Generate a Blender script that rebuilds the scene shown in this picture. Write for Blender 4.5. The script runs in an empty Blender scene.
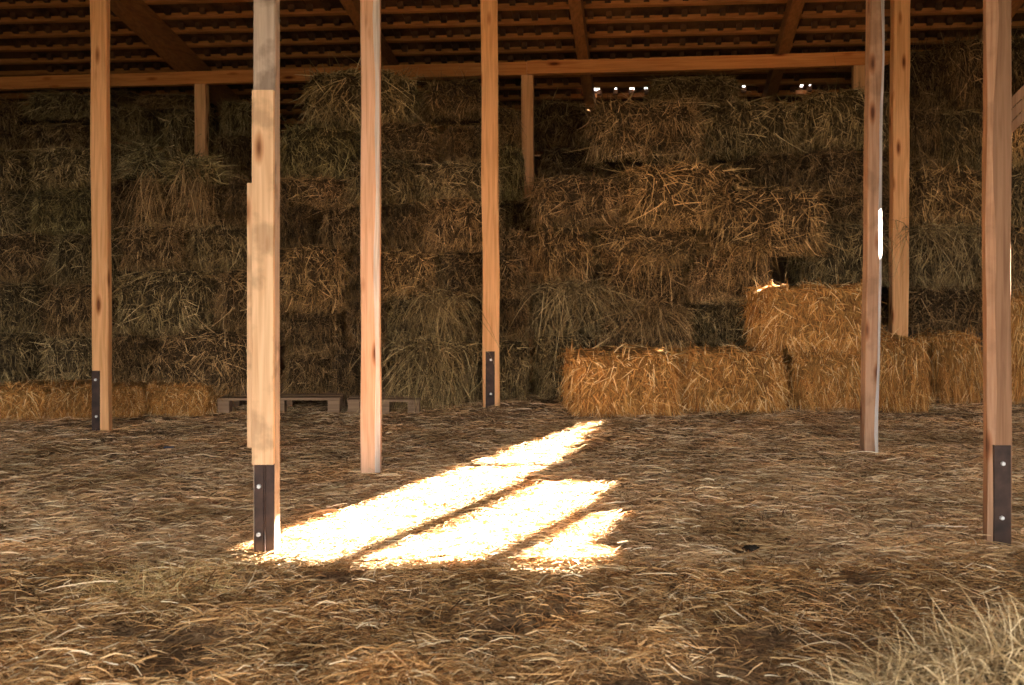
import bpy, bmesh, math, random
import numpy as np
from mathutils import Vector, noise

random.seed(7)
rng = np.random.default_rng(11)
C = bpy.context.scene.collection
F, H, CX, HY = 1100.0, 1.25, 512.0, 248.0      # focal length in px, eye height, principal column, horizon row


def at(px, py, Y):
    return Vector(((px - CX) * Y / F, Y, H - (py - HY) * Y / F))


# ------------------------------------------------------------------ materials
def new_mat(name):
    m = bpy.data.materials.new(name); m.use_nodes = True
    nt = m.node_tree; b = nt.nodes['Principled BSDF']
    b.inputs['Roughness'].default_value = .8
    b.inputs['Specular IOR Level'].default_value = .2
    return m, nt, b


def ramp(nt, stops):
    r = nt.nodes.new('ShaderNodeValToRGB'); e = r.color_ramp.elements
    while len(e) < len(stops): e.new(.5)
    for k, (p, c) in enumerate(stops):
        e[k].position = p; e[k].color = (*c, 1)
    return r


def mul(nt, a, b, f=1.0):
    n = nt.nodes.new('ShaderNodeMix'); n.data_type = 'RGBA'; n.blend_type = 'MULTIPLY'
    n.inputs[0].default_value = f
    nt.links.new(a, n.inputs[6]); nt.links.new(b, n.inputs[7])
    return n.outputs[2]


def strand_mat(name, stops, tint=True, big=None):
    m, nt, b = new_mat(name)
    g = nt.nodes.new('ShaderNodeNewGeometry')
    r = ramp(nt, stops); nt.links.new(g.outputs['Random Per Island'], r.inputs[0])
    col = r.outputs[0]
    if tint:
        o = nt.nodes.new('ShaderNodeObjectInfo'); col = mul(nt, col, o.outputs['Color'])
    if big:
        tc = nt.nodes.new('ShaderNodeTexCoord'); n = nt.nodes.new('ShaderNodeTexNoise')
        n.inputs['Scale'].default_value = big; n.inputs['Detail'].default_value = 3
        nt.links.new(tc.outputs['Object'], n.inputs['Vector'])
        r2 = ramp(nt, [(.34, (.62, .58, .5)), (.5, (1, 1, 1)), (.68, (1.15, 1.02, .86))])
        nt.links.new(n.outputs[0], r2.inputs[0]); col = mul(nt, col, r2.outputs[0])
    nt.links.new(col, b.inputs['Base Color'])
    b.inputs['Roughness'].default_value = .7
    return m


def fibre_mat(name, stops, scale=(9, 9, 3), tint=True):
    m, nt, b = new_mat(name)
    tc = nt.nodes.new('ShaderNodeTexCoord'); mp = nt.nodes.new('ShaderNodeMapping')
    mp.inputs['Scale'].default_value = scale
    n = nt.nodes.new('ShaderNodeTexNoise'); n.inputs['Scale'].default_value = 9
    n.inputs['Detail'].default_value = 6; n.inputs['Distortion'].default_value = 1.5
    nt.links.new(tc.outputs['Object'], mp.inputs[0]); nt.links.new(mp.outputs[0], n.inputs['Vector'])
    r = ramp(nt, stops); nt.links.new(n.outputs[0], r.inputs[0])
    col = r.outputs[0]
    if tint:
        o = nt.nodes.new('ShaderNodeObjectInfo'); col = mul(nt, col, o.outputs['Color'])
    nt.links.new(col, b.inputs['Base Color'])
    bp = nt.nodes.new('ShaderNodeBump'); bp.inputs['Strength'].default_value = .9; bp.inputs['Distance'].default_value = .02
    nt.links.new(n.outputs[0], bp.inputs['Height']); nt.links.new(bp.outputs[0], b.inputs['Normal'])
    return m


def wood_mat(name, dark, light, axis=2, knots=True, stain=0.0):
    m, nt, b = new_mat(name)
    tc = nt.nodes.new('ShaderNodeTexCoord'); mp = nt.nodes.new('ShaderNodeMapping')
    s = [22, 22, 22]; s[axis] = 1.1
    mp.inputs['Scale'].default_value = s
    oi = nt.nodes.new('ShaderNodeObjectInfo')
    ad = nt.nodes.new('ShaderNodeVectorMath'); ad.operation = 'ADD'
    sc = nt.nodes.new('ShaderNodeMath'); sc.operation = 'MULTIPLY'; sc.inputs[1].default_value = 37
    nt.links.new(oi.outputs['Random'], sc.inputs[0])
    nt.links.new(tc.outputs['Object'], ad.inputs[0]); nt.links.new(sc.outputs[0], ad.inputs[1])
    nt.links.new(ad.outputs[0], mp.inputs[0])
    n = nt.nodes.new('ShaderNodeTexNoise'); n.inputs['Scale'].default_value = 2.2
    n.inputs['Detail'].default_value = 5; n.inputs['Distortion'].default_value = .6
    nt.links.new(mp.outputs[0], n.inputs['Vector'])
    r = ramp(nt, [(.3, dark), (.62, light)]); nt.links.new(n.outputs[0], r.inputs[0])
    col = r.outputs[0]
    if knots:
        mp2 = nt.nodes.new('ShaderNodeMapping'); s2 = [9, 9, 9]; s2[axis] = 2.6
        mp2.inputs['Scale'].default_value = s2
        nt.links.new(ad.outputs[0], mp2.inputs[0])
        v = nt.nodes.new('ShaderNodeTexVoronoi'); v.inputs['Scale'].default_value = 1.0
        nt.links.new(mp2.outputs[0], v.inputs['Vector'])
        r2 = ramp(nt, [(.07, (.22, .12, .07)), (.15, (.75, .6, .5)), (.22, (1, 1, 1))])
        nt.links.new(v.outputs['Distance'], r2.inputs[0]); col = mul(nt, col, r2.outputs[0])
    if stain:
        n3 = nt.nodes.new('ShaderNodeTexNoise'); n3.inputs['Scale'].default_value = 7; n3.inputs['Detail'].default_value = 6
        nt.links.new(ad.outputs[0], n3.inputs['Vector'])
        r3 = ramp(nt, [(.36, (.45, .42, .4)), (.48, (1, 1, 1))]); nt.links.new(n3.outputs[0], r3.inputs[0])
        col = mul(nt, col, r3.outputs[0], stain)
    nt.links.new(col, b.inputs['Base Color'])
    bp = nt.nodes.new('ShaderNodeBump'); bp.inputs['Strength'].default_value = .25; bp.inputs['Distance'].default_value = .004
    nt.links.new(n.outputs[0], bp.inputs['Height']); nt.links.new(bp.outputs[0], b.inputs['Normal'])
    b.inputs['Roughness'].default_value = .65
    return m


def plain_mat(name, c1, c2, scale=6, metal=0, rough=.7):
    m, nt, b = new_mat(name)
    tc = nt.nodes.new('ShaderNodeTexCoord'); n = nt.nodes.new('ShaderNodeTexNoise')
    n.inputs['Scale'].default_value = scale; n.inputs['Detail'].default_value = 6
    nt.links.new(tc.outputs['Object'], n.inputs['Vector'])
    r = ramp(nt, [(.35, c1), (.65, c2)]); nt.links.new(n.outputs[0], r.inputs[0])
    nt.links.new(r.outputs[0], b.inputs['Base Color'])
    b.inputs['Metallic'].default_value = metal; b.inputs['Roughness'].default_value = rough
    return m


HAY = strand_mat('hay_strands', [(0, (.045, .032, .016)), (.3, (.15, .108, .055)), (.62, (.34, .25, .125)), (.85, (.52, .4, .21)), (1, (.85, .7, .42))])
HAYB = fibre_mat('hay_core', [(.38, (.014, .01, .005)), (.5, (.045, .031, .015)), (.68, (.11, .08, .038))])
STRAW = strand_mat('straw_strands', [(0, (.25, .095, .02)), (.4, (.52, .23, .055)), (.8, (.74, .39, .115)), (1, (.95, .7, .36))])
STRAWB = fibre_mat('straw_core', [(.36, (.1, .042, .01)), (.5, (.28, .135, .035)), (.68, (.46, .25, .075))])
LITTER = strand_mat('litter_strands', [(0, (.17, .095, .045)), (.25, (.45, .265, .128)), (.65, (.7, .455, .235)), (1, (.95, .76, .5))], tint=False, big=1.6)
LITTERN = strand_mat('near_litter_strands', [(0, (.09, .042, .015)), (.3, (.35, .18, .066)), (.65, (.63, .37, .155)), (.88, (.78, .53, .27)), (1, (.95, .8, .55))], tint=False, big=2.2)
STALK = strand_mat('stalk_strands', [(0, (.45, .27, .12)), (.6, (.72, .52, .28)), (1, (.95, .82, .6))], tint=False)
STEEL = plain_mat('rusty_steel', (.03, .022, .02), (.085, .05, .038), 12, .4, .6)
BOLT = plain_mat('zinc_bolt', (.55, .55, .55), (.8, .8, .78), 30, .6, .4)
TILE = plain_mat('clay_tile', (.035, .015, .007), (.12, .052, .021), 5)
BOARD = wood_mat('wall_boards', (.07, .05, .035), (.14, .1, .07), 2, False)
PALE = wood_mat('pale_edge', (.5, .42, .36), (.8, .72, .66), 2, False)  # bare peeled wood, and rim light painted on post edges
W = {
    'orange': wood_mat('orange_pine', (.64, .3, .11), (.86, .455, .2)),
    'tan': wood_mat('tan_pine', (.68, .38, .19), (.86, .54, .3), stain=.5),
    'grey': wood_mat('weathered_pine', (.4, .28, .195), (.6, .44, .32), stain=.8),
    'pink': wood_mat('pink_pine', (.58, .32, .185), (.78, .48, .31)),
    'brown': wood_mat('brown_pine', (.3, .165, .095), (.46, .27, .165), stain=.4),
    'deep': wood_mat('deep_brown_pine', (.2, .095, .045), (.32, .165, .085)),
    'beam': wood_mat('beam_pine', (.5, .165, .042), (.68, .27, .075), 0),
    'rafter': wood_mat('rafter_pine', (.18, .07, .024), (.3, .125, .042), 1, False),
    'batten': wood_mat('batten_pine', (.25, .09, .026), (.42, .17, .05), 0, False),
    'pallet': wood_mat('pallet_wood', (.2, .115, .065), (.34, .215, .125), 0, False),
}


# ------------------------------------------------------------------ mesh helpers
def link(name, me, parent=None, loc=None):
    o = bpy.data.objects.new(name, me); C.objects.link(o)
    if parent: o.parent = parent
    if loc is not None: o.location = loc
    return o


def tag(o, label, cat, group=None, kind=None):
    if label: o['label'] = label
    if cat: o['category'] = cat
    if group: o['group'] = group
    if kind: o['kind'] = kind
    return o


def np_mesh(name, V, Q, mats, midx=None, smooth=False):
    me = bpy.data.meshes.new(name)
    n, m = len(V), len(Q)
    me.vertices.add(n); me.vertices.foreach_set('co', np.asarray(V, np.float32).ravel())
    me.loops.add(m * 4); me.loops.foreach_set('vertex_index', np.asarray(Q, np.int32).ravel())
    me.polygons.add(m)
    me.polygons.foreach_set('loop_start', np.arange(0, m * 4, 4, dtype=np.int32))
    for x in mats: me.materials.append(x)
    if midx is not None: me.polygons.foreach_set('material_index', np.asarray(midx, np.int32))
    if smooth: me.polygons.foreach_set('use_smooth', np.ones(m, bool))
    me.update(calc_edges=True)
    return me


def nrm(a):
    return a / np.maximum(np.linalg.norm(a, axis=1, keepdims=True), 1e-9)


def strands(P, D, L, Wd, bend, r=rng, seg=3):
    """ribbons of straw: root points, directions, lengths, widths, bend vectors"""
    n = len(P); t = np.linspace(0, 1, seg + 1)
    wv = nrm(np.cross(D, r.normal(size=(n, 3)))) * (Wd * .5)[:, None]
    V = np.empty((n, seg + 1, 2, 3))
    for k, tk in enumerate(t):
        c = P + D * (L * tk)[:, None] + bend * (L * tk * tk)[:, None]
        f = (1 - .75 * max(0, tk - .55) / .45)
        V[:, k, 0] = c - wv * f; V[:, k, 1] = c + wv * f
    base = (np.arange(n) * (seg + 1) * 2)[:, None, None]
    k = np.arange(seg)[None, :, None] * 2
    Q = base + k + np.array([0, 1, 3, 2])[None, None, :]
    return V.reshape(-1, 3), Q.reshape(-1, 4)


def add_box(bm, c, s, rot=None, mat=0):
    r = bmesh.ops.create_cube(bm, size=1.0)
    for v in r['verts']:
        p = Vector((v.co.x * s[0], v.co.y * s[1], v.co.z * s[2]))
        if rot is not None: p = rot @ p
        v.co = p + Vector(c)
    if mat:
        for f in {f for v in r['verts'] for f in v.link_faces}: f.material_index = mat
    return r['verts']


def bm_obj(name, bm, mats, parent=None, loc=None, bevel=0.0):
    if bevel:
        bmesh.ops.bevel(bm, geom=list(bm.edges), offset=bevel, segments=1, affect='EDGES')
    me = bpy.data.meshes.new(name); bm.to_mesh(me); bm.free()
    for m in (mats if isinstance(mats, (list, tuple)) else [mats]): me.materials.append(m)
    return link(name, me, parent, loc)


# ------------------------------------------------------------------ ground shape
LAT = rng.random((256, 256))


def vnoise(x, y):
    xi = np.floor(x).astype(int); yi = np.floor(y).astype(int)
    fx = x - xi; fy = y - yi
    fx = fx * fx * (3 - 2 * fx); fy = fy * fy * (3 - 2 * fy)
    g = lambda i, j: LAT[i % 256, j % 256]
    return (g(xi, yi) * (1 - fx) + g(xi + 1, yi) * fx) * (1 - fy) + (g(xi, yi + 1) * (1 - fx) + g(xi + 1, yi + 1) * fx) * fy


def sm(e0, e1, x):
    t = np.clip((x - e0) / (e1 - e0), 0, 1); return t * t * (3 - 2 * t)


def ground(x, y):
    x = np.asarray(x, float); y = np.asarray(y, float)
    near = 1 - sm(4.02, 4.28, y)
    h = (vnoise(x * .9 + 40, y * .9 + 40) - .5) * .03 + (vnoise(x * 3.1 + 9, y * 3.1 + 70) - .5) * .02
    h += near * ((vnoise(x * 2.3 + 3, y * 2.3 + 31) - .4) * .07 + (vnoise(x * 7 + 80, y * 7 + 11) - .5) * .035 + .012)
    h += .07 * np.exp(-(((x + 1.1) / .4) ** 2 + ((y - 4.02) / .13) ** 2))          # drift at the steel-footed post
    h += .02 * np.exp(-(((x - 2.0) / .6) ** 2 + ((y - 4.2) / .15) ** 2))
    h += .04 * np.exp(-(((x + .05) / .5) ** 2 + ((y - 8.5) / .25) ** 2))
    return h - .005


def graded(lo, hi, a, b, fine, coarse):
    return np.concatenate([np.arange(lo, a, coarse), np.arange(a, b, fine), np.arange(b, hi + coarse, coarse)])


gx = graded(-10, 13, -5.2, 5.4, .045, .6); gy = graded(-3, 15, 2.4, 9.6, .045, .6)
GX, GY = np.meshgrid(gx, gy)
V = np.stack([GX, GY, ground(GX, GY)], -1).reshape(-1, 3)
nx = len(gx); ii, jj = np.meshgrid(np.arange(nx - 1), np.arange(len(gy) - 1))
q0 = (jj * nx + ii).ravel(); Q = np.stack([q0, q0 + 1, q0 + 1 + nx, q0 + nx], 1)
m, nt, b = new_mat('trodden_hay')
tc = nt.nodes.new('ShaderNodeTexCoord')
n1 = nt.nodes.new('ShaderNodeTexNoise'); n1.inputs['Scale'].default_value = 26; n1.inputs['Detail'].default_value = 8; n1.inputs['Distortion'].default_value = 2
n2 = nt.nodes.new('ShaderNodeTexNoise'); n2.inputs['Scale'].default_value = 1.6; n2.inputs['Detail'].default_value = 4
for n in (n1, n2): nt.links.new(tc.outputs['Object'], n.inputs['Vector'])
r1 = ramp(nt, [(.34, (.07, .04, .02)), (.52, (.27, .17, .09)), (.7, (.48, .33, .19))]); nt.links.new(n1.outputs[0], r1.inputs[0])
r2 = ramp(nt, [(.34, (.62, .58, .5)), (.5, (1, 1, 1)), (.68, (1.15, 1.02, .86))]); nt.links.new(n2.outputs[0], r2.inputs[0])
nt.links.new(mul(nt, r1.outputs[0], r2.outputs[0]), b.inputs['Base Color'])
bp = nt.nodes.new('ShaderNodeBump'); bp.inputs['Strength'].default_value = .8; bp.inputs['Distance'].default_value = .02
nt.links.new(n1.outputs[0], bp.inputs['Height']); nt.links.new(bp.outputs[0], b.inputs['Normal'])
tag(link('floor', np_mesh('floor', V, Q, [m], smooth=True)), 'barn floor of trodden hay and dirt', None, kind='structure')


def litter(name, n, y0, y1, L, Wd, lift, mat, label, arch, side=.62):
    # density falls off with distance so the near ground is richest
    u = rng.random(n); y = 1 / (1 / y0 + u * (1 / y1 - 1 / y0))
    x = (rng.random(n) * 2 - 1) * (y * side + .3)
    clump = vnoise(x * 5 + 17, y * 5 + 5)
    keep = rng.random(n) < (.35 + clump * .9) * (1 if y0 > 4 else .08 + .92 * sm(.2, .42, vnoise(x * 3.1 + 50, y * 5.2 + 8)))
    x, y = x[keep], y[keep]; n = len(x)
    ang = rng.normal(0, 1.15, n) + (rng.random(n) < .5) * np.pi + (vnoise(x * 1.7, y * 1.7) - .5) * 3
    D = np.stack([np.cos(ang), np.sin(ang), rng.normal(.0, .12 + .25 * arch, n) + arch * .3 * rng.random(n)], 1)
    P = np.stack([x, y, ground(x, y) + lift * rng.random(n) ** 1.5 + .003], 1)
    B = rng.normal(0, .16, (n, 3)); B[:, 2] = -np.abs(D[:, 2]) * 1.05 - .02
    l = L[0] + (L[1] - L[0]) * rng.random(n) ** 2.2
    w = Wd[0] + (Wd[1] - Wd[0]) * rng.random(n)
    V, Q = strands(P, nrm(D), l, w, B)
    V[:, 2] = np.maximum(V[:, 2], ground(V[:, 0], V[:, 1]) + .001)
    o = link(name, np_mesh(name, V, Q, [mat]))
    tag(o, label, 'hay', kind='stuff')
    return o


litter('trodden_hay', 200000, 4.3, 9.6, (.03, .2), (.0025, .0055), .02, LITTER, 'trodden hay scattered over the barn floor up to the bales', .25)
litter('loose_hay', 110000, 2.6, 4.3, (.03, .17), (.0016, .004), .05, LITTERN, 'loose tangled hay in front of the sunlit patch', .8)

o = litter('straw_stalks', 5200, 2.7, 6.5, (.05, .19), (.0028, .005), .05, STALK, 'pale loose stalks strewn on top of the hay floor', .5)

# ------------------------------------------------------------------ bales
def bale_mesh(name, seed, kind, power=None):
    r = np.random.default_rng(seed)
    W_, D_, H_ = .86, .9, .5
    bm = bmesh.new(); bmesh.ops.create_cube(bm, size=1)
    bmesh.ops.subdivide_edges(bm, edges=list(bm.edges), cuts=13, use_grid_fill=True)
    off = Vector((seed * 3.7, seed * 1.3, 5))
    def shape(p):
        q = Vector(p) * 2
        # superellipsoid rounding of the box corners
        pw = power or (5.5 if kind == 'straw' else 4.6)
        l = (abs(q.x) ** pw + abs(q.y) ** pw + abs(q.z) ** pw) ** (1 / pw)
        m_ = max(abs(q.x), abs(q.y), abs(q.z)) / max(l, 1e-6)
        q = q * m_
        w = Vector((q.x * W_ / 2, q.y * D_ / 2, q.z * H_ / 2))
        fl = math.sin(q.x * (9 + seed % 3) + seed)              # flakes along the bale
        amp = .02 if kind == 'straw' else .034
        dn = noise.noise(w * 5 + off) * amp * 1.2 + noise.noise(w * 13 + off) * amp * .6 + fl * amp * .32
        return w + w.normalized() * dn
    for v in bm.verts: v.co = shape(v.co)
    bm.faces.ensure_lookup_table()
    vb = np.array([v.co[:] for v in bm.verts]); qb = np.array([[v.index for v in f.verts] for f in bm.faces])
    bm.free()
    n = 6800 if kind == 'straw' else 7200
    area = np.array([W_ * H_ * 2.2, W_ * H_ * .5, D_ * H_, D_ * H_, W_ * D_ * .8])
    face = r.choice(5, n, p=area / area.sum())
    a = r.random(n) - .5; c = r.random(n) - .5
    P = np.zeros((n, 3)); N = np.zeros((n, 3))
    for k, (ax, sgn) in enumerate(((1, -1), (1, 1), (0, -1), (0, 1), (2, 1))):
        s = face == k; o1, o2 = [i for i in range(3) if i != ax]
        P[s, ax] = .5 * sgn; P[s, o1] = a[s]; P[s, o2] = c[s]; N[s, ax] = sgn
    PS = np.array([shape(p)[:] for p in P])
    up = face == 4
    D = np.zeros((n, 3)); D[:, 2] = np.where(r.random(n) < .72, -1, 1)
    D[up] = 0; D[up, 1] = np.where(r.random(up.sum()) < .6, -1, 1)
    spread = .55 if kind == 'straw' else .75
    T = r.normal(0, spread, (n, 3)); T -= N * (T * N).sum(1, keepdims=True)
    # tufts: neighbouring strands share a lean
    lean = (vnoise(PS[:, 0] * 11 + seed * 7, PS[:, 2] * 11 + PS[:, 1] * 9 + seed) - .5) * 2.6
    T[:, 0] += lean * (np.abs(N[:, 0]) < .5); T[:, 1] += lean * (np.abs(N[:, 0]) > .5)
    out = np.abs(r.normal(.10 if kind == 'straw' else .13, .15, n))
    wild = r.random(n) < (.04 if kind == 'straw' else .06); out[wild] += .45
    D = nrm(D + T + N * out[:, None])
    L = (.05 + .13 * r.random(n) ** 1.6) if kind == 'straw' else (.045 + .18 * r.random(n) ** 2.2)
    bend = r.normal(0, .22 if kind == 'straw' else .42, (n, 3)); bend[:, 2] -= .35
    bend -= N * (out * .8)[:, None]
    Wd = (.005 + .005 * r.random(n)) if kind == 'straw' else (.0035 + .0055 * r.random(n) ** 2)
    V, Q = strands(PS - N * (.012 * r.random(n))[:, None], D, L, Wd, bend, r)
    V[:, 2] = np.maximum(V[:, 2], -H_ * .5 - .035)
    me = np_mesh(name, np.concatenate([vb, V]), np.concatenate([qb, Q + len(vb)]),
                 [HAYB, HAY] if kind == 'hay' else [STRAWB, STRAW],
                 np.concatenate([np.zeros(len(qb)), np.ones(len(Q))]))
    me.polygons.foreach_set('use_smooth', np.concatenate([np.ones(len(qb), bool), np.zeros(len(Q), bool)]))
    return me


def tuft_mesh(name, seed, n, spread, L, kind='hay', droop=.7, wide=.0045, fan=0.9):
    """a hanging or standing lock of hay rooted around the origin"""
    r = np.random.default_rng(seed)
    P = r.normal(0, 1, (n, 3)) * np.array(spread)
    D = r.normal(0, fan, (n, 3)); D[:, 1] -= .5; D[:, 2] += .3
    l = L[0] + (L[1] - L[0]) * r.random(n)
    B = r.normal(0, .25, (n, 3)); B[:, 2] -= droop
    V, Q = strands(P, nrm(D), l, np.full(n, wide), B, r, 4)
    return np_mesh(name, V, Q, [HAY if kind == 'hay' else STRAW])


HM = [bale_mesh('hay_bale', s, 'hay') for s in range(1, 8)]
SM = [bale_mesh('straw_bale', s, 'straw') for s in range(21, 25)]
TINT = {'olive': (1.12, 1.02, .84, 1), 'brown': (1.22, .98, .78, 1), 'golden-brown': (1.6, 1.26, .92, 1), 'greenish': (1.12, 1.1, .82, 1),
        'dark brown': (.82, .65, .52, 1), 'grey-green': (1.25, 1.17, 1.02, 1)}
ORD = ['bottom', 'second', 'third', 'fourth', 'fifth', 'sixth', 'seventh', 'eighth', 'ninth']
bale_proto = {}
bale_by = {}
nb = [0]


def bale(x0, y0, x1, y1, Y, label, kind='hay', tint='olive', yaw=None, deep=.9, roll=0.0, group=None):
    p = at((x0 + x1) / 2, (y0 + y1) / 2, Y)
    w = (x1 - x0) * Y / F; h = (y1 - y0) * Y / F
    pool = HM if kind == 'hay' else SM
    me = pool[(nb[0] * 5 + nb[0] // 3) % len(pool)]; nb[0] += 1
    name = kind + '_bale'
    if (kind, me.name) not in bale_proto:
        o = bpy.data.objects.new(name, me); bale_proto[(kind, me.name)] = o
    else:
        o = bale_proto[(kind, me.name)].copy()
    C.objects.link(o)
    # keep the back of high bales clear of the sloping roof
    top = p.z + h / 2 + .1
    while deep > .42 and 3.2 + .24 * (10.235 - .124 * p.x - .992 * (Y + deep)) < top: deep -= .05
    low = y1 > 380
    dj = random.uniform(-.11, .09) if kind == 'hay' else 0; zj = random.uniform(-.022, .022) if not low else 0
    flip = random.choice((1, -1)) if kind == 'hay' else 1
    o.scale = (w / .86 * .94 * flip, deep / .9, h / .5 * .95)
    a = random.uniform(-.1, .1) if yaw is None else yaw
    o.rotation_euler = (random.uniform(-.02, .02), roll + random.uniform(-.012, .012), a)
    o.location = (p.x, Y + dj + deep / 2, p.z + zj)
    if kind == 'hay':
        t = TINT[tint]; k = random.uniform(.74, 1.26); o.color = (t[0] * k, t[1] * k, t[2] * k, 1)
    else:
        k = random.uniform(.9, 1.08); o.color = (k, k, k, 1)
    tag(o, label, 'bale', group or ('stacked hay bales' if kind == 'hay' else 'straw bales'))
    return o


def column(where, Y, spans, step=.09, deep=.9):
    """one column of the stack, listed from the floor up: (x0, y0, x1, y1, tint[, extra depth])"""
    for k, s in enumerate(spans):
        x0, y0, x1, y1, tint = s[:5]; dy = s[5] if len(s) > 5 else 0
        lev = s[6] if len(s) > 6 else k
        lab = f'{tint} bale, {ORD[lev]} {"up " if lev else ""}in the column {where}'
        bale_by[(where, k)] = bale(x0, y0, x1, y1, Y + k * step + dy, lab, tint=tint, deep=deep)


# left of the first post
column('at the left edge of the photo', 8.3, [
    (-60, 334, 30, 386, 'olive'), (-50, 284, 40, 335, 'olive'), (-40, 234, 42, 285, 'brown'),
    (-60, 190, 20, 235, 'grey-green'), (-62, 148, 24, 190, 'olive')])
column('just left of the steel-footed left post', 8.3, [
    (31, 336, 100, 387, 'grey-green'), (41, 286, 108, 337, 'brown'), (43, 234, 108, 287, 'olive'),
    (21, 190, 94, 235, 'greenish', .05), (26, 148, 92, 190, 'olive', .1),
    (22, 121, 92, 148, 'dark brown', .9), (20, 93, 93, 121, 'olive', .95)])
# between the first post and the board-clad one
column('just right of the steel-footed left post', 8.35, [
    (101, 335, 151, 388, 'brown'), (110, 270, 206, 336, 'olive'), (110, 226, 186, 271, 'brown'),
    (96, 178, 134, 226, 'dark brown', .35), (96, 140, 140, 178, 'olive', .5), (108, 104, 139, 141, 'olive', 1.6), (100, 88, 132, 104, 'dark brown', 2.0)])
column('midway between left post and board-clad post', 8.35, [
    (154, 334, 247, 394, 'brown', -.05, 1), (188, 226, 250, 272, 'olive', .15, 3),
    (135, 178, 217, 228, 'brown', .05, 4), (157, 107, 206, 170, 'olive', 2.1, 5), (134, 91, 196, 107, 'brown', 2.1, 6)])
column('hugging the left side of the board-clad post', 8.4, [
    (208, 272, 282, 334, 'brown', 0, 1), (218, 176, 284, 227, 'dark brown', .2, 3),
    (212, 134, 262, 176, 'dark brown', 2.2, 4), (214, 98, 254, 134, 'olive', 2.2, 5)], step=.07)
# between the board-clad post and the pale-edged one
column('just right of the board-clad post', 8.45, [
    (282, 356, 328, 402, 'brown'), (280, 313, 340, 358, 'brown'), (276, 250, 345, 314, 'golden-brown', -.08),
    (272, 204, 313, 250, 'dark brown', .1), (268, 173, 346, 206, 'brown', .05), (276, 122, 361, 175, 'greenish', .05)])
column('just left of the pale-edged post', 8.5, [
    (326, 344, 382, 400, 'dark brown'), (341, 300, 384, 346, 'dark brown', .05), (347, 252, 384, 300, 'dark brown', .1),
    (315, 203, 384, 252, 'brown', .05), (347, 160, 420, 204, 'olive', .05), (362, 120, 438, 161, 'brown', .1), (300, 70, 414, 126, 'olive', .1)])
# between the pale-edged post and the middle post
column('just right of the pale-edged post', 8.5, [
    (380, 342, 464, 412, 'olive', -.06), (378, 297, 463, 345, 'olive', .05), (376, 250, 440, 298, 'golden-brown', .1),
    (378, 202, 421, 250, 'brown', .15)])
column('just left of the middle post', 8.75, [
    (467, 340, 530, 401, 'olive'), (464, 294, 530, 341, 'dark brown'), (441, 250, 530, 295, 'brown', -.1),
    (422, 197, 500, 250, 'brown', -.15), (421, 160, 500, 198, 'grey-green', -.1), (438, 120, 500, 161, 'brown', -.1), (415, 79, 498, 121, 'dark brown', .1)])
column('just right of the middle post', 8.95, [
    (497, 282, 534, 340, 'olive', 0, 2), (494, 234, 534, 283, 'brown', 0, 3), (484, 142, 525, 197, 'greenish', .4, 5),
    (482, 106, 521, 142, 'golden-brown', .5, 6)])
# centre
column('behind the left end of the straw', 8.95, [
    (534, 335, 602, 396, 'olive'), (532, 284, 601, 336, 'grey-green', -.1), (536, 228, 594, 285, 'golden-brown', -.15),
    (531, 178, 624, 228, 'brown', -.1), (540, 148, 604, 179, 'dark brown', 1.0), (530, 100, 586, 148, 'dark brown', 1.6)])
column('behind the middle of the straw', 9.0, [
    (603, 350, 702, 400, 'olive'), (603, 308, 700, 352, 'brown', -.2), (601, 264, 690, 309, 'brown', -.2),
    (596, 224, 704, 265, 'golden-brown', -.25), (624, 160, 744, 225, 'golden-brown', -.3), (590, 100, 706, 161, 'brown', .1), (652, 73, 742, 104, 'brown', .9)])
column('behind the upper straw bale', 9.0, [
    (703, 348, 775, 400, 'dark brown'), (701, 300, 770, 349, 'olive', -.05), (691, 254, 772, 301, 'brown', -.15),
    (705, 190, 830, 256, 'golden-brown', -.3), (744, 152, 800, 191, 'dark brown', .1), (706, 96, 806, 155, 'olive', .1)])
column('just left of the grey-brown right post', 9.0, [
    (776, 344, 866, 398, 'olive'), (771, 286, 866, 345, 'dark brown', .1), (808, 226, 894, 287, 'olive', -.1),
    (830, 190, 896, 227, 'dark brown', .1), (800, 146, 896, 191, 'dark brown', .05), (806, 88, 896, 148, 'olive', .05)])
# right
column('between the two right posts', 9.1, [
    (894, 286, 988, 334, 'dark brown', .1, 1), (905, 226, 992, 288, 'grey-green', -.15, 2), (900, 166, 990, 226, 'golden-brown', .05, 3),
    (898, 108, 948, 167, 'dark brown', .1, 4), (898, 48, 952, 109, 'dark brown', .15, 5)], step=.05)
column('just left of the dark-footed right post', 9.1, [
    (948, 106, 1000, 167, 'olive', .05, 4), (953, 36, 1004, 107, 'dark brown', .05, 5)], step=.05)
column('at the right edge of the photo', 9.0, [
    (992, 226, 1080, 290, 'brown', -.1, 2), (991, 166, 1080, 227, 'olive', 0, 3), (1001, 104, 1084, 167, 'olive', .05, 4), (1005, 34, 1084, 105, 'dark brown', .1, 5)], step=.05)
# a few more bales that fill the dark upper back
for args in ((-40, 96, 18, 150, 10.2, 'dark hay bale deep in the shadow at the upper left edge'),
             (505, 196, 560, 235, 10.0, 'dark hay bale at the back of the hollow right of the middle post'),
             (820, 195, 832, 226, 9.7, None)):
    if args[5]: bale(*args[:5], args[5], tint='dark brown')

# slumped, dome-shaped bales on top of the stack
for wh, k, sd in (('just left of the pale-edged post', 6, 31), ('just left of the middle post', 6, 32), ('just right of the pale-edged post', 0, 33)):
    bale_by[(wh, k)].data = bale_mesh('hay_bale', sd, 'hay', 2.7)
bale_by[('just left of the pale-edged post', 6)].scale.x *= 1.05; bale_by[('just left of the pale-edged post', 6)].scale.z *= 1.14


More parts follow.
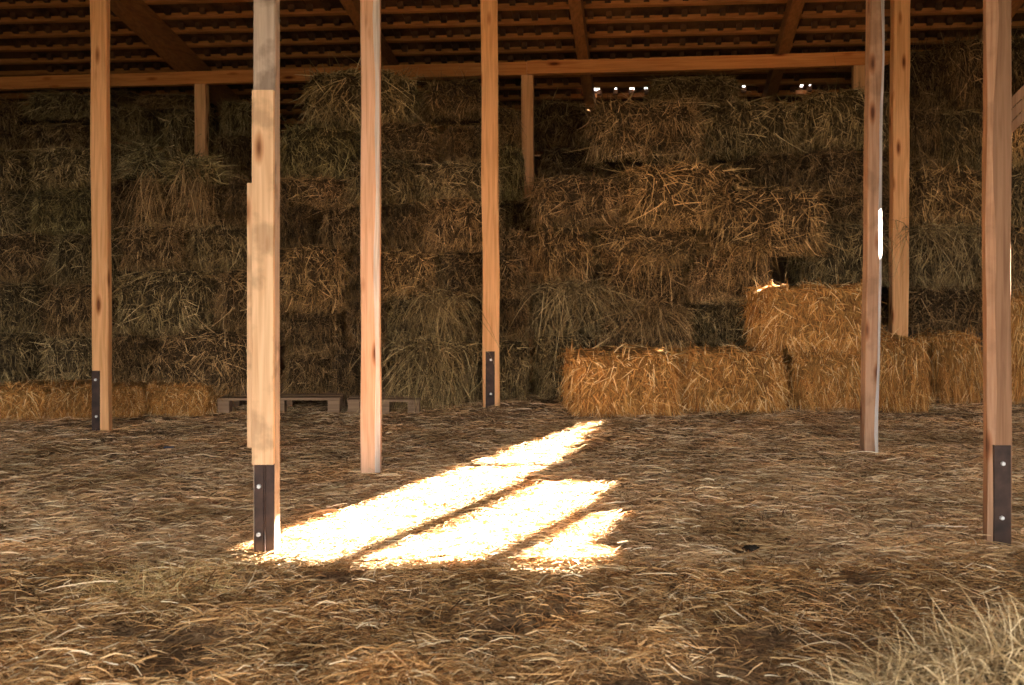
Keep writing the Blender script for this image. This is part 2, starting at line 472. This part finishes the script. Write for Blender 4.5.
# straw
def straw(x0, y0, x1, y1, Y, label, yaw=None, deep=.55, roll=0):
    return bale(x0, y0, x1, y1, Y, label, kind='straw', yaw=yaw, deep=deep, roll=roll)


straw(-50, 386, 42, 422, 8.0, 'small straw bale under the hay at the left edge of the photo')
straw(44, 384, 97, 421, 8.02, 'small straw bale directly left of the steel-footed left post')
straw(99, 386, 141, 417, 8.05, 'small straw bale directly right of the steel-footed left post')
straw(143, 384, 213, 415, 8.12, 'small straw bale ending beside the left wooden pallet')
straw(565, 351, 682, 417, 8.15, 'golden straw bale at the left end of the row, by the sunlit patch', .05)
straw(682, 350, 792, 413, 8.3, 'golden straw bale in the middle of the row, left of the upper one', -.06)
straw(790, 350, 868, 411, 8.42, 'golden straw bale carrying the upper straw bale', .03)
straw(866, 337, 930, 410, 8.3, 'golden straw bale with drooping straw right of the grey-brown right post', .1)
straw(756, 287, 884, 352, 8.42, 'golden straw bale lying on top of the others with a sunlit corner', .04, .5)
straw(934, 334, 986, 402, 8.8, 'shaded straw bale behind the left side of the dark-footed right post', 0)
straw(1008, 290, 1080, 404, 8.8, 'shaded upright straw bale right of the dark-footed right post', 0)


def hang(b_, me, px, py, Y):
    """a lock of hay that belongs to a bale: a part of it"""
    o = bpy.data.objects.new('hanging_hay', me); C.objects.link(o)
    bpy.context.view_layer.update()
    o.parent = b_; o.matrix_parent_inverse = b_.matrix_world.inverted(); o.location = at(px, py, Y)
    o.color = b_.color
    return o


mid = 'midway between left post and board-clad post'
t1 = tuft_mesh('hanging_hay', 50, 210, (.06, .03, .07), (.1, .26), fan=.4, droop=1.7)
t2 = tuft_mesh('hanging_hay', 51, 210, (.06, .03, .07), (.1, .28), fan=.4, droop=1.7)
g = bale_by[(mid, 2)]
hang(g, t1, 148, 186, 8.45); hang(g, t2, 192, 180, 8.45)
hang(bale_by[('behind the middle of the straw', 1)], tuft_mesh('hanging_hay', 52, 380, (.12, .02, .02), (.2, .42), fan=.5, droop=.9), 650, 312, 8.98)
hang(bale_by[('just right of the pale-edged post', 0)], tuft_mesh('hanging_hay', 53, 600, (.15, .05, .03), (.2, .4), fan=.6, droop=.9), 425, 350, 8.46)
hang(bale_by[('just right of the pale-edged post', 1)], tuft_mesh('hanging_hay', 54, 450, (.1, .05, .03), (.2, .36), fan=.6, droop=.9), 440, 300, 8.55)
hang(bale_by[('behind the left end of the straw', 1)], tuft_mesh('hanging_hay', 55, 450, (.12, .05, .03), (.2, .4), fan=.6, droop=.9), 575, 288, 8.9)
hang(bale_by[('between the two right posts', 1)], tuft_mesh('hanging_hay', 56, 500, (.18, .05, .03), (.2, .36), fan=.6, droop=.9), 945, 232, 8.98)

t3 = tuft_mesh('hanging_hay', 57, 300, (.13, .03, .03), (.08, .26), fan=.5, droop=1.2)
hang(bale_by[('behind the upper straw bale', 3)], t3, 745, 248, 8.82)
hang(bale_by[('behind the middle of the straw', 3)], t3, 650, 258, 8.85)


# ------------------------------------------------------------------ loose heaps
def heap(name, px, py, Y, rx, ry, hz, n, mat, label, L, Wd, tint, seed):
    r = np.random.default_rng(seed)
    c = at(px, py, Y)
    th = r.random(n) * 2 * np.pi; rr = np.sqrt(r.random(n))
    x = np.cos(th) * rr; y = np.sin(th) * rr
    z = (1 - rr ** 2) ** .8 * hz * (.75 + .5 * vnoise(x * 3 + seed, y * 3 + seed))
    P = np.stack([x * rx, y * ry, z], 1)
    N = nrm(np.stack([x / rx * hz, y / ry * hz, np.full(n, .6)], 1))
    D = nrm(r.normal(0, .9, (n, 3)) * np.array([1, 1, .75]) + N * np.abs(r.normal(.2, .3, n))[:, None])
    B = r.normal(0, .4, (n, 3)); B[:, 2] -= .55
    l = L[0] + (L[1] - L[0]) * r.random(n) ** 1.5
    V, Q = strands(P - N * .02, D, l, Wd[0] + (Wd[1] - Wd[0]) * r.random(n), B, r)
    V[:, 2] = np.maximum(V[:, 2], -.01)
    k = 20; u = np.linspace(0, 1, k); a = np.linspace(0, 2 * np.pi, 33)[:-1]
    R, A = np.meshgrid(u, a, indexing='ij')
    bx, by = np.cos(A) * R, np.sin(A) * R
    bz = (1 - R ** 2) ** .8 * hz * (.75 + .5 * vnoise(bx * 3 + seed, by * 3 + seed)) - .03
    vb = np.stack([bx * rx * .97, by * ry * .97, np.maximum(bz, -.01)], -1).reshape(-1, 3)
    i, j = np.meshgrid(np.arange(k - 1), np.arange(32), indexing='ij'); j2 = (j + 1) % 32
    qb = np.stack([i * 32 + j, (i + 1) * 32 + j, (i + 1) * 32 + j2, i * 32 + j2], -1).reshape(-1, 4)
    me = np_mesh(name, np.concatenate([vb, V]), np.concatenate([qb, Q + len(vb)]), [HAYB, mat],
                 np.concatenate([np.zeros(len(qb)), np.ones(len(Q))]))
    o = link(name, me, None, c); o.color = (*tint, 1)
    return tag(o, label, 'hay')


PILE = strand_mat('pile_strands', [(0, (.12, .07, .03)), (.3, (.36, .235, .11)), (.7, (.62, .44, .22)), (1, (.9, .72, .45))])
cen = Vector((1.38, 2.78, 0))
p = cen; 
o = heap('hay_pile', 512, 248, 2.78,     .66, .42, .25, 17000, PILE, 'pale loose hay heap in the bottom right corner', (.05, .17), (.0018, .004), (1, 1, 1), 61)
o.location = (1.42, 2.78, float(ground(1.42, 2.78)) - .02)
heap('hay_tuft', 147, 178, 8.75, .17, .2, .26, 2400, HAY, 'rounded dark tuft of hay right of the left post', (.05, .16), (.004, .007), (.9, .9, .75), 62)
heap('hay_tuft', 194, 184, 8.8, .26, .22, .22, 3000, HAY, 'greenish loose tuft of hay below the short back post', (.05, .18), (.004, .007), (1.1, 1.06, .82), 63)
o = heap('hay_pile', 512, 248, 4.25, .42, .16, .06, 3600, PILE, 'low drift of hay at the foot of the board-clad post', (.05, .18), (.002, .004), (.9, .88, .72), 64)
o.location = (-1.18, 4.0, float(ground(-1.18, 4.0)) - .05)


# ------------------------------------------------------------------ posts
def timber(name, p0, top, w, d, mat, parent=None, wob=.006, edge=None, yaw=0.0, seed=0, pale=None, pmat=None):
    """squared timber from point p0 (foot, front-centre) up to point top, with slight waviness; pale = side with a bare or light-painted edge"""
    bm = bmesh.new(); n = 26
    rings = []
    for k in range(n + 1):
        t = k / n; c = p0.lerp(top, t)
        dx = noise.noise(Vector((t * 5, seed, 1))) * wob; dw = noise.noise(Vector((t * 7, seed, 9))) * wob * .7
        hw, hd = w / 2 + dw, d / 2
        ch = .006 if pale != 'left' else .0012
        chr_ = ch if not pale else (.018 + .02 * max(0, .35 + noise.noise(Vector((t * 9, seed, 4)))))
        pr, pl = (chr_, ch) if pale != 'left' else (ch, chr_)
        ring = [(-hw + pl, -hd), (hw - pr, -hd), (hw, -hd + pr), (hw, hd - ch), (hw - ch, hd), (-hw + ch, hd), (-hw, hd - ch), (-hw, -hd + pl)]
        cy, sy = math.cos(yaw), math.sin(yaw)
        rings.append([bm.verts.new((c.x + dx + x * cy - (y + hd) * sy, c.y + x * sy + (y + hd) * cy, c.z)) for x, y in ring])
    for a, b2 in zip(rings, rings[1:]):
        for i in range(8):
            f = bm.faces.new((a[i], a[(i + 1) % 8], b2[(i + 1) % 8], b2[i]))
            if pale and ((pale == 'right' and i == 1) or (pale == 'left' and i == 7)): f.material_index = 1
    bm.faces.new(rings[0][::-1]); bm.faces.new(rings[-1])
    for v in bm.verts: v.co -= p0
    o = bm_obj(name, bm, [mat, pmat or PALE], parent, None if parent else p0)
    return o


def root(name, loc):
    o = bpy.data.objects.new(name, None); C.objects.link(o); o.location = loc; return o


def angle_iron(parent, x, h, w, bolts, back=0):
    """L-section steel foot in front of the timber, local to the post"""
    bm = bmesh.new()
    add_box(bm, (x, -.004, h / 2), (w, .006, h)); add_box(bm, (x - w / 2 + .003, .02, h / 2), (.006, .05, h))
    if back: add_box(bm, (back, -.0015, h / 2), (.082, .003, h)); add_box(bm, (x + w / 2 + .006, -.006, h / 2), (.005, .01, h))
    a = bm_obj('steel_angle', bm, STEEL, parent, None, .001)
    for z, dx in bolts:
        bm = bmesh.new()
        bmesh.ops.create_cone(bm, cap_ends=True, segments=6, radius1=.010, radius2=.008, depth=.012)
        for v in bm.verts: v.co = Vector((v.co.x + x + dx, -.012 + v.co.z * -1, v.co.y + z))
        bm_obj('bolt', bm, BOLT, a)
    return a


def roof_z(x, y):
    bb = .124 * x + .992 * y
    return 3.2 + .24 * (10.235 - bb)


def post(px, py, Y, topx, w, mat, label, angle=None, name='timber_post', d=None, **kw):
    f = at(px, py, Y); f.z = float(ground(f.x, Y)) - .03
    zt = roof_z(f.x, Y) - .06
    # the lean is read from the row where the post leaves the frame
    ztop_img = H + HY / F * Y
    xt = (topx - CX) * Y / F
    k = (zt - f.z) / (ztop_img - f.z)
    top = Vector((f.x + (xt - f.x) * k, Y, zt))
    if angle:
        r = root(name, f)
        t = timber('timber', Vector((0, 0, 0)), top - f, w, d or w, mat, r, **kw)
        angle_iron(r, *angle)
    else:
        r = timber(name, f, top, w, d or w, mat, **kw)
    return tag(r, label, 'post', 'posts holding up the roof')


post(100.5, 431, 7.5, 97.5, .112, W['orange'], 'orange timber post with steel foot, leftmost in the barn', (-.03, .45, .055, [(.39, 0), (.14, .005)]), seed=1, d=.08)
pB = post(264, 558, 4.46, 264, .09, W['grey'], 'board-clad timber post standing on a steel foot beside the sunlit patch', (-.018, .425, .034, [(.325, .0), (.13, -.002)], .002), seed=2, yaw=-.02)
bm = bmesh.new(); zb = (556 - 461) * 4.46 / F + .03; zt = (556 - 88) * 4.46 / F + .03
add_box(bm, (0, -.0135, (zb + zt) / 2), (.088, .025, zt - zb))
bm_obj('front_board', bm, W['tan'], pB, None, .002)
bm = bmesh.new(); zb = (556 - 445) * 4.46 / F + .03; zt = (556 - 180) * 4.46 / F + .03
add_box(bm, (-.0575, .045, (zb + zt) / 2), (.024, .09, zt - zb))
bm_obj('side_board', bm, W['tan'], pB, None, .002)
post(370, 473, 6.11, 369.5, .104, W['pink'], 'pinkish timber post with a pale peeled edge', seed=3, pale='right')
post(491.5, 411, 8.43, 489, .13, W['orange'], 'orange timber post with steel foot in front of the middle bales', (-.01, .455, .07, [(.39, .005), (.13, .005)]), seed=4)
post(872, 455, 6.64, 878.5, .094, W['brown'], 'grey-brown timber post in front of the stacked straw bales', seed=5, pale='right')  # pale right edge paints in the bright rim of side light
post(900, 402, 8.97, 902.5, .135, W['orange'], 'orange timber post rising from behind the straw bales', seed=6, d=.1)
post(1000, 551, 4.57, 1000.5, .092, W['deep'], 'large brown timber post with dark steel foot, rightmost in the barn', (.008, .46, .07, [(.385, .0), (.16, -.004)]), seed=7, d=.07, pale='left', yaw=-.05, pmat=W['brown'])  # lighter left edge strip paints in the light on that side

# back beam and its short posts
RD, CD = Vector((.124, .992, 0)), Vector((.992, -.124, 0))      # along the rafters, across them
BEAM = Vector((.14, 10.3, 0))
yawR = math.atan2(-.124, .992)


def ab(a, b2, z):
    p_ = CD * a + RD * b2; return Vector((p_.x, p_.y, z))


a0 = BEAM.dot(CD); bb = BEAM.dot(RD)
from mathutils import Matrix
BT = .0085


def beam_z(s_):
    return 2.95 + BT * (s_ - 2.8)      # the beam rises a little to the right


RZ = Matrix.Rotation(yawR, 3, 'Z')
for (s0, s1, lab) in ((-8, 0.0, 'long orange roof beam over the left half of the hay'), (0.006, 3.75, 'orange roof beam over the right half of the hay')):
    bm = bmesh.new(); L = s1 - s0
    vs = add_box(bm, (0, 0, 0), (L, .11, .122))
    bmesh.ops.subdivide_edges(bm, edges=[e for e in bm.edges if abs((e.verts[0].co - e.verts[1].co).x) > .5], cuts=24)
    for v in bm.verts: v.co.z += noise.noise(Vector((v.co.x * .8 + s0, 3, 1))) * .01
    o = bm_obj('roof_beam', bm, W['beam'], None, ab(a0 + (s0 + s1) / 2, bb, 2.95))
    o.rotation_euler = (0, -BT, yawR); o.location.z = beam_z((s0 + s1) / 2)
    tag(o, lab, 'beam', 'roof beams')
for px, lab in ((201, 'short orange post under the left roof beam'), (527, 'orange back post where the two roof beams meet'), (858, 'short orange post end showing above the hay under the right roof beam')):
    u = (px - CX) / F       # intersect the sight line with the beam line
    s = (u * BEAM.y - BEAM.x) / (CD.x - u * CD.y)
    p_ = BEAM + CD * s
    o = timber('back_post', Vector((p_.x, p_.y - .05, 0)), Vector((p_.x, p_.y - .05, beam_z(s) - .062)), .11, .1, W['orange'], seed=px, yaw=yawR)
    tag(o, lab, 'post', 'posts under the roof beams')

# ------------------------------------------------------------------ roof
def slope_rot():
    t = math.atan(.24)
    return RZ @ Matrix.Rotation(-t, 3, 'X')


SR = slope_rot(); kS = math.sqrt(1 + .24 ** 2)


def zr(b2): return 3.2 + .24 * (bb - b2)


def strip(bm, a_0, a_1, b0, b1, dz, th, m=0):
    """slab lying in the roof slope"""
    c = ab((a_0 + a_1) / 2, (b0 + b1) / 2, zr((b0 + b1) / 2) + dz)
    add_box(bm, c, (a_1 - a_0, (b1 - b0) * kS, th), SR, m)


rl = ['leftmost of the roof rafters, slanting above the left post', 'roof rafter above the pale-edged post', 'roof rafter above the meeting of the two beams',
      'roof rafter above the upper straw bale', 'roof rafter at the top right corner']
for k, px in enumerate((186, 385, 583, 783, 983)):
    u = (px - CX) / F; s = (u * BEAM.y - BEAM.x) / (CD.x - u * CD.y); a = a0 + s
    bm = bmesh.new(); wd = .16 if k == 0 else .1
    hr = .14 + max(0, 3.017 - (beam_z(s) + .061))      # each rafter reaches down to the beam
    strip(bm, a - wd / 2, a + wd / 2, -1.0, 13.6, -.045 - hr / 2, hr)
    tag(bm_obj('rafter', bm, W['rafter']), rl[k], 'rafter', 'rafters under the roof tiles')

# hole in the tiling where the sun comes in: three bays between two added timbers (a range, b range)
A1 = (5.19, 5.60, 6.16, 6.70)
for a in A1[1:3]:
    bm = bmesh.new(); strip(bm, a - .042, a + .042, 5.0, 10.2, -.05, .06)
    o = bm_obj('rafter', bm, W['rafter']); o['kind'] = 'structure'  # unseen timber added to cast a bar of shadow
# open width per tile course, from the near edge of the hole towards the eaves
BAY3 = [.54, .5, .34, .3, .17]
BAY2 = [.99] * 6
BAY1 = [.99] * 8 + [.36, .27, .18, .1]
JAG = {}
c_ = .3
bm = bmesh.new()
LA, RA = -8.2, 11.5
spot = (4.7, 4.93)
gaps = [((p_ - CX) / F * 11.55, w_) for p_, w_ in ((597, .085), (616, .03), (632, .07), (646, .045), (742, .05), (765, .03), (798, .045), (806, .03))]
batten_b = []
b2 = -.98; HK = 23
while b2 < 13.5:
    batten_b.append(b2); b2 += c_
for k, b0 in enumerate(batten_b):
    b1 = b0 + c_ + .05; mb = b0 + c_ / 2
    cut = []
    q = k - HK
    if 0 <= q < len(BAY1): cut.append((A1[0] + (.17 if q == 0 else 0), min(A1[1], A1[0] + BAY1[q])))
    if 0 <= q < len(BAY2): cut.append((A1[1], A1[2]))
    if 0 <= q < len(BAY3): cut.append((A1[2], A1[2] + BAY3[q]))
    if 9.8 < mb < 10.1: cut.append(spot)
    if abs(mb - 11.6) < c_ / 2:
        for x, w_ in gaps:
            aa = x * .992 - 11.55 * .124; cut.append((aa - w_ / 3, aa + w_ / 3))
    cut.sort(); a = LA; segs = []
    merged = []
    for q0, q1 in cut:
        if merged and q0 <= merged[-1][1] + 1e-6: merged[-1][1] = max(merged[-1][1], q1)
        else: merged.append([q0, q1])
    for q0, q1 in merged:
        segs.append((a, q0)); a = q1
    segs.append((a, RA))
    gapcourse = abs(mb - 11.6) < c_ / 2
    for (s0, s1) in segs:
        strip(bm, s0, s1, b0, b0 + c_ + .004 if gapcourse else b1, .035 if not gapcourse else .03, .016)
    # underside ribs and hooking lugs of the tiles that can be seen
    if 8.4 < b0 < 12.6:
        x = LA + 2
        while x < 7:
            if not any(q0 - .1 < x < q1 + .1 for q0, q1 in merged):
                strip(bm, x - .05, x + .035, b0 + .02, b0 + c_ - .005, .02, .014)
                strip(bm, x + .045, x + .095, b0 - .075, b0 - .03, -.0, .05)
            x += .165
strip(bm, A1[0] - .1, A1[3] + .2, batten_b[HK] - .05, batten_b[HK] + .27, .035, .018)      # unseen board added to trim the near edge of the sun patch
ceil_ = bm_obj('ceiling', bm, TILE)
tag(ceil_, 'underside of the tiled barn roof', None, kind='structure')
# battens
vis = [b0 for b0 in batten_b if 8.6 < b0 < 11.4]
names = {}
near = [b0 for b0 in vis if b0 < bb]; far = [b0 for b0 in vis if b0 >= bb]
for i, b0 in enumerate(sorted(near, reverse=True)):
    names[b0] = f'roof batten, {["nearest above", "second above", "third above", "fourth above", "fifth above", "sixth above"][min(i, 5)]} the long back beam'
for i, b0 in enumerate(sorted(far)):
    names[b0] = f'roof batten in the dark behind the back beam, {["first", "second", "third", "fourth", "fifth"][min(i, 4)]} from it'
for b0 in batten_b:
    segs = [(LA, RA)]
    if 5.9 < b0 < 7.0: segs = [(LA, A1[0] - .01), (A1[3] + .01, RA)]
    elif 7.0 <= b0 < 7.8: segs = [(LA, A1[0] - .01), (A1[2], RA)]
    elif 7.8 <= b0 < 9.2: segs = [(LA, A1[0] - .01), (A1[1], RA)]
    elif 9.75 <= b0 < 10.1: segs = [(LA, 4.65), (5.0, RA)]
    bm = bmesh.new()
    for s0, s1 in segs: strip(bm, s0, s1, b0 - .024, b0 + .024, -.02, .045)
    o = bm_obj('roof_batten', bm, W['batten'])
    if b0 in names: tag(o, names[b0], 'batten', 'battens carrying the roof tiles')
    else: o['kind'] = 'structure'

# diagonal brace at the right edge
bm = bmesh.new()
p0 = at(992, 135, 9.0); p1 = at(1075, 52, 8.8); dv = p1 - p0
rot = dv.to_track_quat('X', 'Z').to_matrix()
for z in (-.07, 0, .07): add_box(bm, (p0 + p1) / 2 + rot @ Vector((0, 0, z)), (dv.length, .045, .064), rot)
tag(bm_obj('brace', bm, W['brown'], None, None, .003), 'reddish-brown diagonal brace at the right edge, right of the large post', 'brace')

# ------------------------------------------------------------------ pallets
def pallet(px0, px1, py, Y, label, tilt=0.0):
    x0 = (px0 - CX) * Y / F; x1 = (px1 - CX) * Y / F; w = x1 - x0
    r = root('pallet', ((x0 + x1) / 2, Y, float(ground((x0 + x1) / 2, Y)) + .006))
    r.rotation_euler.z = tilt
    for k in range(6):
        bm = bmesh.new(); add_box(bm, (0, .05 + k * .15, .105), (w, .1, .02)); bm_obj('deck_board', bm, W['pallet'], r, None, .002)
    for k in range(3):
        x = -w / 2 + .05 + (w - .1) * k / 2
        for y in (.05, .4, .75):
            bm = bmesh.new(); add_box(bm, (x, y, .0475), (.09, .1, .095)); bm_obj('block', bm, W['pallet'], r, None, .002)
    return tag(r, label, 'pallet', 'wooden pallets under the hay')


pallet(217, 340, 413, 8.3, 'low wooden pallet under the hay behind the board-clad post', .03)
pallet(347, 420, 412, 8.35, 'wooden pallet partly hidden by the pale-edged post', .0)

# ------------------------------------------------------------------ scraps on the floor
bm = bmesh.new(); bmesh.ops.create_icosphere(bm, subdivisions=3, radius=1)
for v in bm.verts: v.co = Vector((v.co.x * .035, v.co.y * .03, v.co.z * .018)) * (1 + .5 * noise.noise(v.co * 2))
q = at(751, 552, 4.52); q.z = float(ground(q.x, q.y)) + .015
tag(bm_obj('clod', bm, plain_mat('dark_dirt', (.012, .01, .008), (.04, .03, .02)), None, q), 'small dark clod of dirt lying right of the sunlit patch', 'clod')
bm = bmesh.new(); bmesh.ops.create_grid(bm, x_segments=6, y_segments=3, size=1)
for v in bm.verts: v.co = Vector((v.co.x * .03, v.co.y * .02, .012 * noise.noise(v.co * 3)))
bmesh.ops.solidify(bm, geom=list(bm.faces), thickness=.002)
q = at(169, 449, 6.84); q.z = float(ground(q.x, q.y)) + .025
tag(bm_obj('plastic_scrap', bm, plain_mat('blue_plastic', (.03, .1, .25), (.06, .16, .35), 5, 0, .4), None, q), 'tiny blue scrap of plastic on the floor right of the left post', 'scrap')

# ------------------------------------------------------------------ walls around and the yard in front
def wall(name, a_0, a_1, b0, b1, holes=(), zlo=0):
    """board wall between two plan points, rising to the roof; holes = (u0, u1, z0, z1)"""
    bm = bmesh.new()
    P0, P1 = ab(a_0, b0, 0), ab(a_1, b1, 0); L = (P1 - P0).length; d = (P1 - P0) / L
    R_ = Matrix.Rotation(math.atan2(d.y, d.x), 3, 'Z')
    n = max(1, round(L / .2))
    for k in range(n):
        u = (k + .5) * L / n; c = P0 + d * u
        zt = roof_z(c.x, c.y) - .0; spans = [(zlo - .02, zt)]
        for (u0, u1, z0, z1) in holes:
            if u0 <= u <= u1: spans = [(zlo - .02, z0), (z1, zt)]
        for z0, z1 in spans:
            if z1 - z0 > .02: add_box(bm, (c.x, c.y, (z0 + z1) / 2), (L / n + .002, .03 + .006 * (k % 2), z1 - z0), R_)
    o = bm_obj(name, bm, BOARD); o['kind'] = 'structure'
    return o


FRONT_B = -.95
wall('wall_back', LA, RA, 13.6, 13.6)
wall('wall_left', LA, LA, FRONT_B, 13.6)
wall('wall_right', RA - .5, RA - .5, FRONT_B, 13.6)
wall('wall_front', LA, RA, FRONT_B, FRONT_B, [(2.5, 16, 0, 2.45)])
bm = bmesh.new(); add_box(bm, (0, 0, -.12), (120, 120, .1))
o = bm_obj('ground', bm, plain_mat('yard', (.028, .025, .014), (.045, .038, .022), 1.5)); o['kind'] = 'structure'  # dark colour stands in for a shaded yard, limiting bounced light

# ------------------------------------------------------------------ light
sd = Vector((1.7, .27, 1)).normalized()
sun = bpy.data.lights.new('sun', 'SUN'); sun.energy = 290; sun.angle = math.radians(.53); sun.color = (1, .93, .83)
so = bpy.data.objects.new('sun', sun); C.objects.link(so); so.rotation_euler = sd.to_track_quat('Z', 'Y').to_euler()
w = bpy.data.worlds.new('sky'); bpy.context.scene.world = w; w.use_nodes = True
bg = w.node_tree.nodes['Background']; bg.inputs[0].default_value = (1, .97, .93, 1); bg.inputs[1].default_value = 7.3

# ------------------------------------------------------------------ camera
cam = bpy.data.cameras.new('camera'); co = bpy.data.objects.new('camera', cam); C.objects.link(co)
co.location = (0, 0, H); co.rotation_euler = (math.pi / 2, 0, 0)
cam.sensor_width = 36; cam.lens = F / 1024 * 36; cam.shift_y = -(342.5 - HY) / 1024
cam.dof.use_dof = True; cam.dof.focus_distance = 5.6; cam.dof.aperture_fstop = 4.0
cam.clip_start = .05
sc = bpy.context.scene; sc.camera = co
sc.view_settings.view_transform = 'Standard'; sc.view_settings.look = 'None'
sc.view_settings.gamma = 1; sc.view_settings.use_curve_mapping = False; sc.view_settings.exposure = 0
sc.cycles.max_bounces = 8; sc.cycles.diffuse_bounces = 4
sc.cycles.use_denoising = True
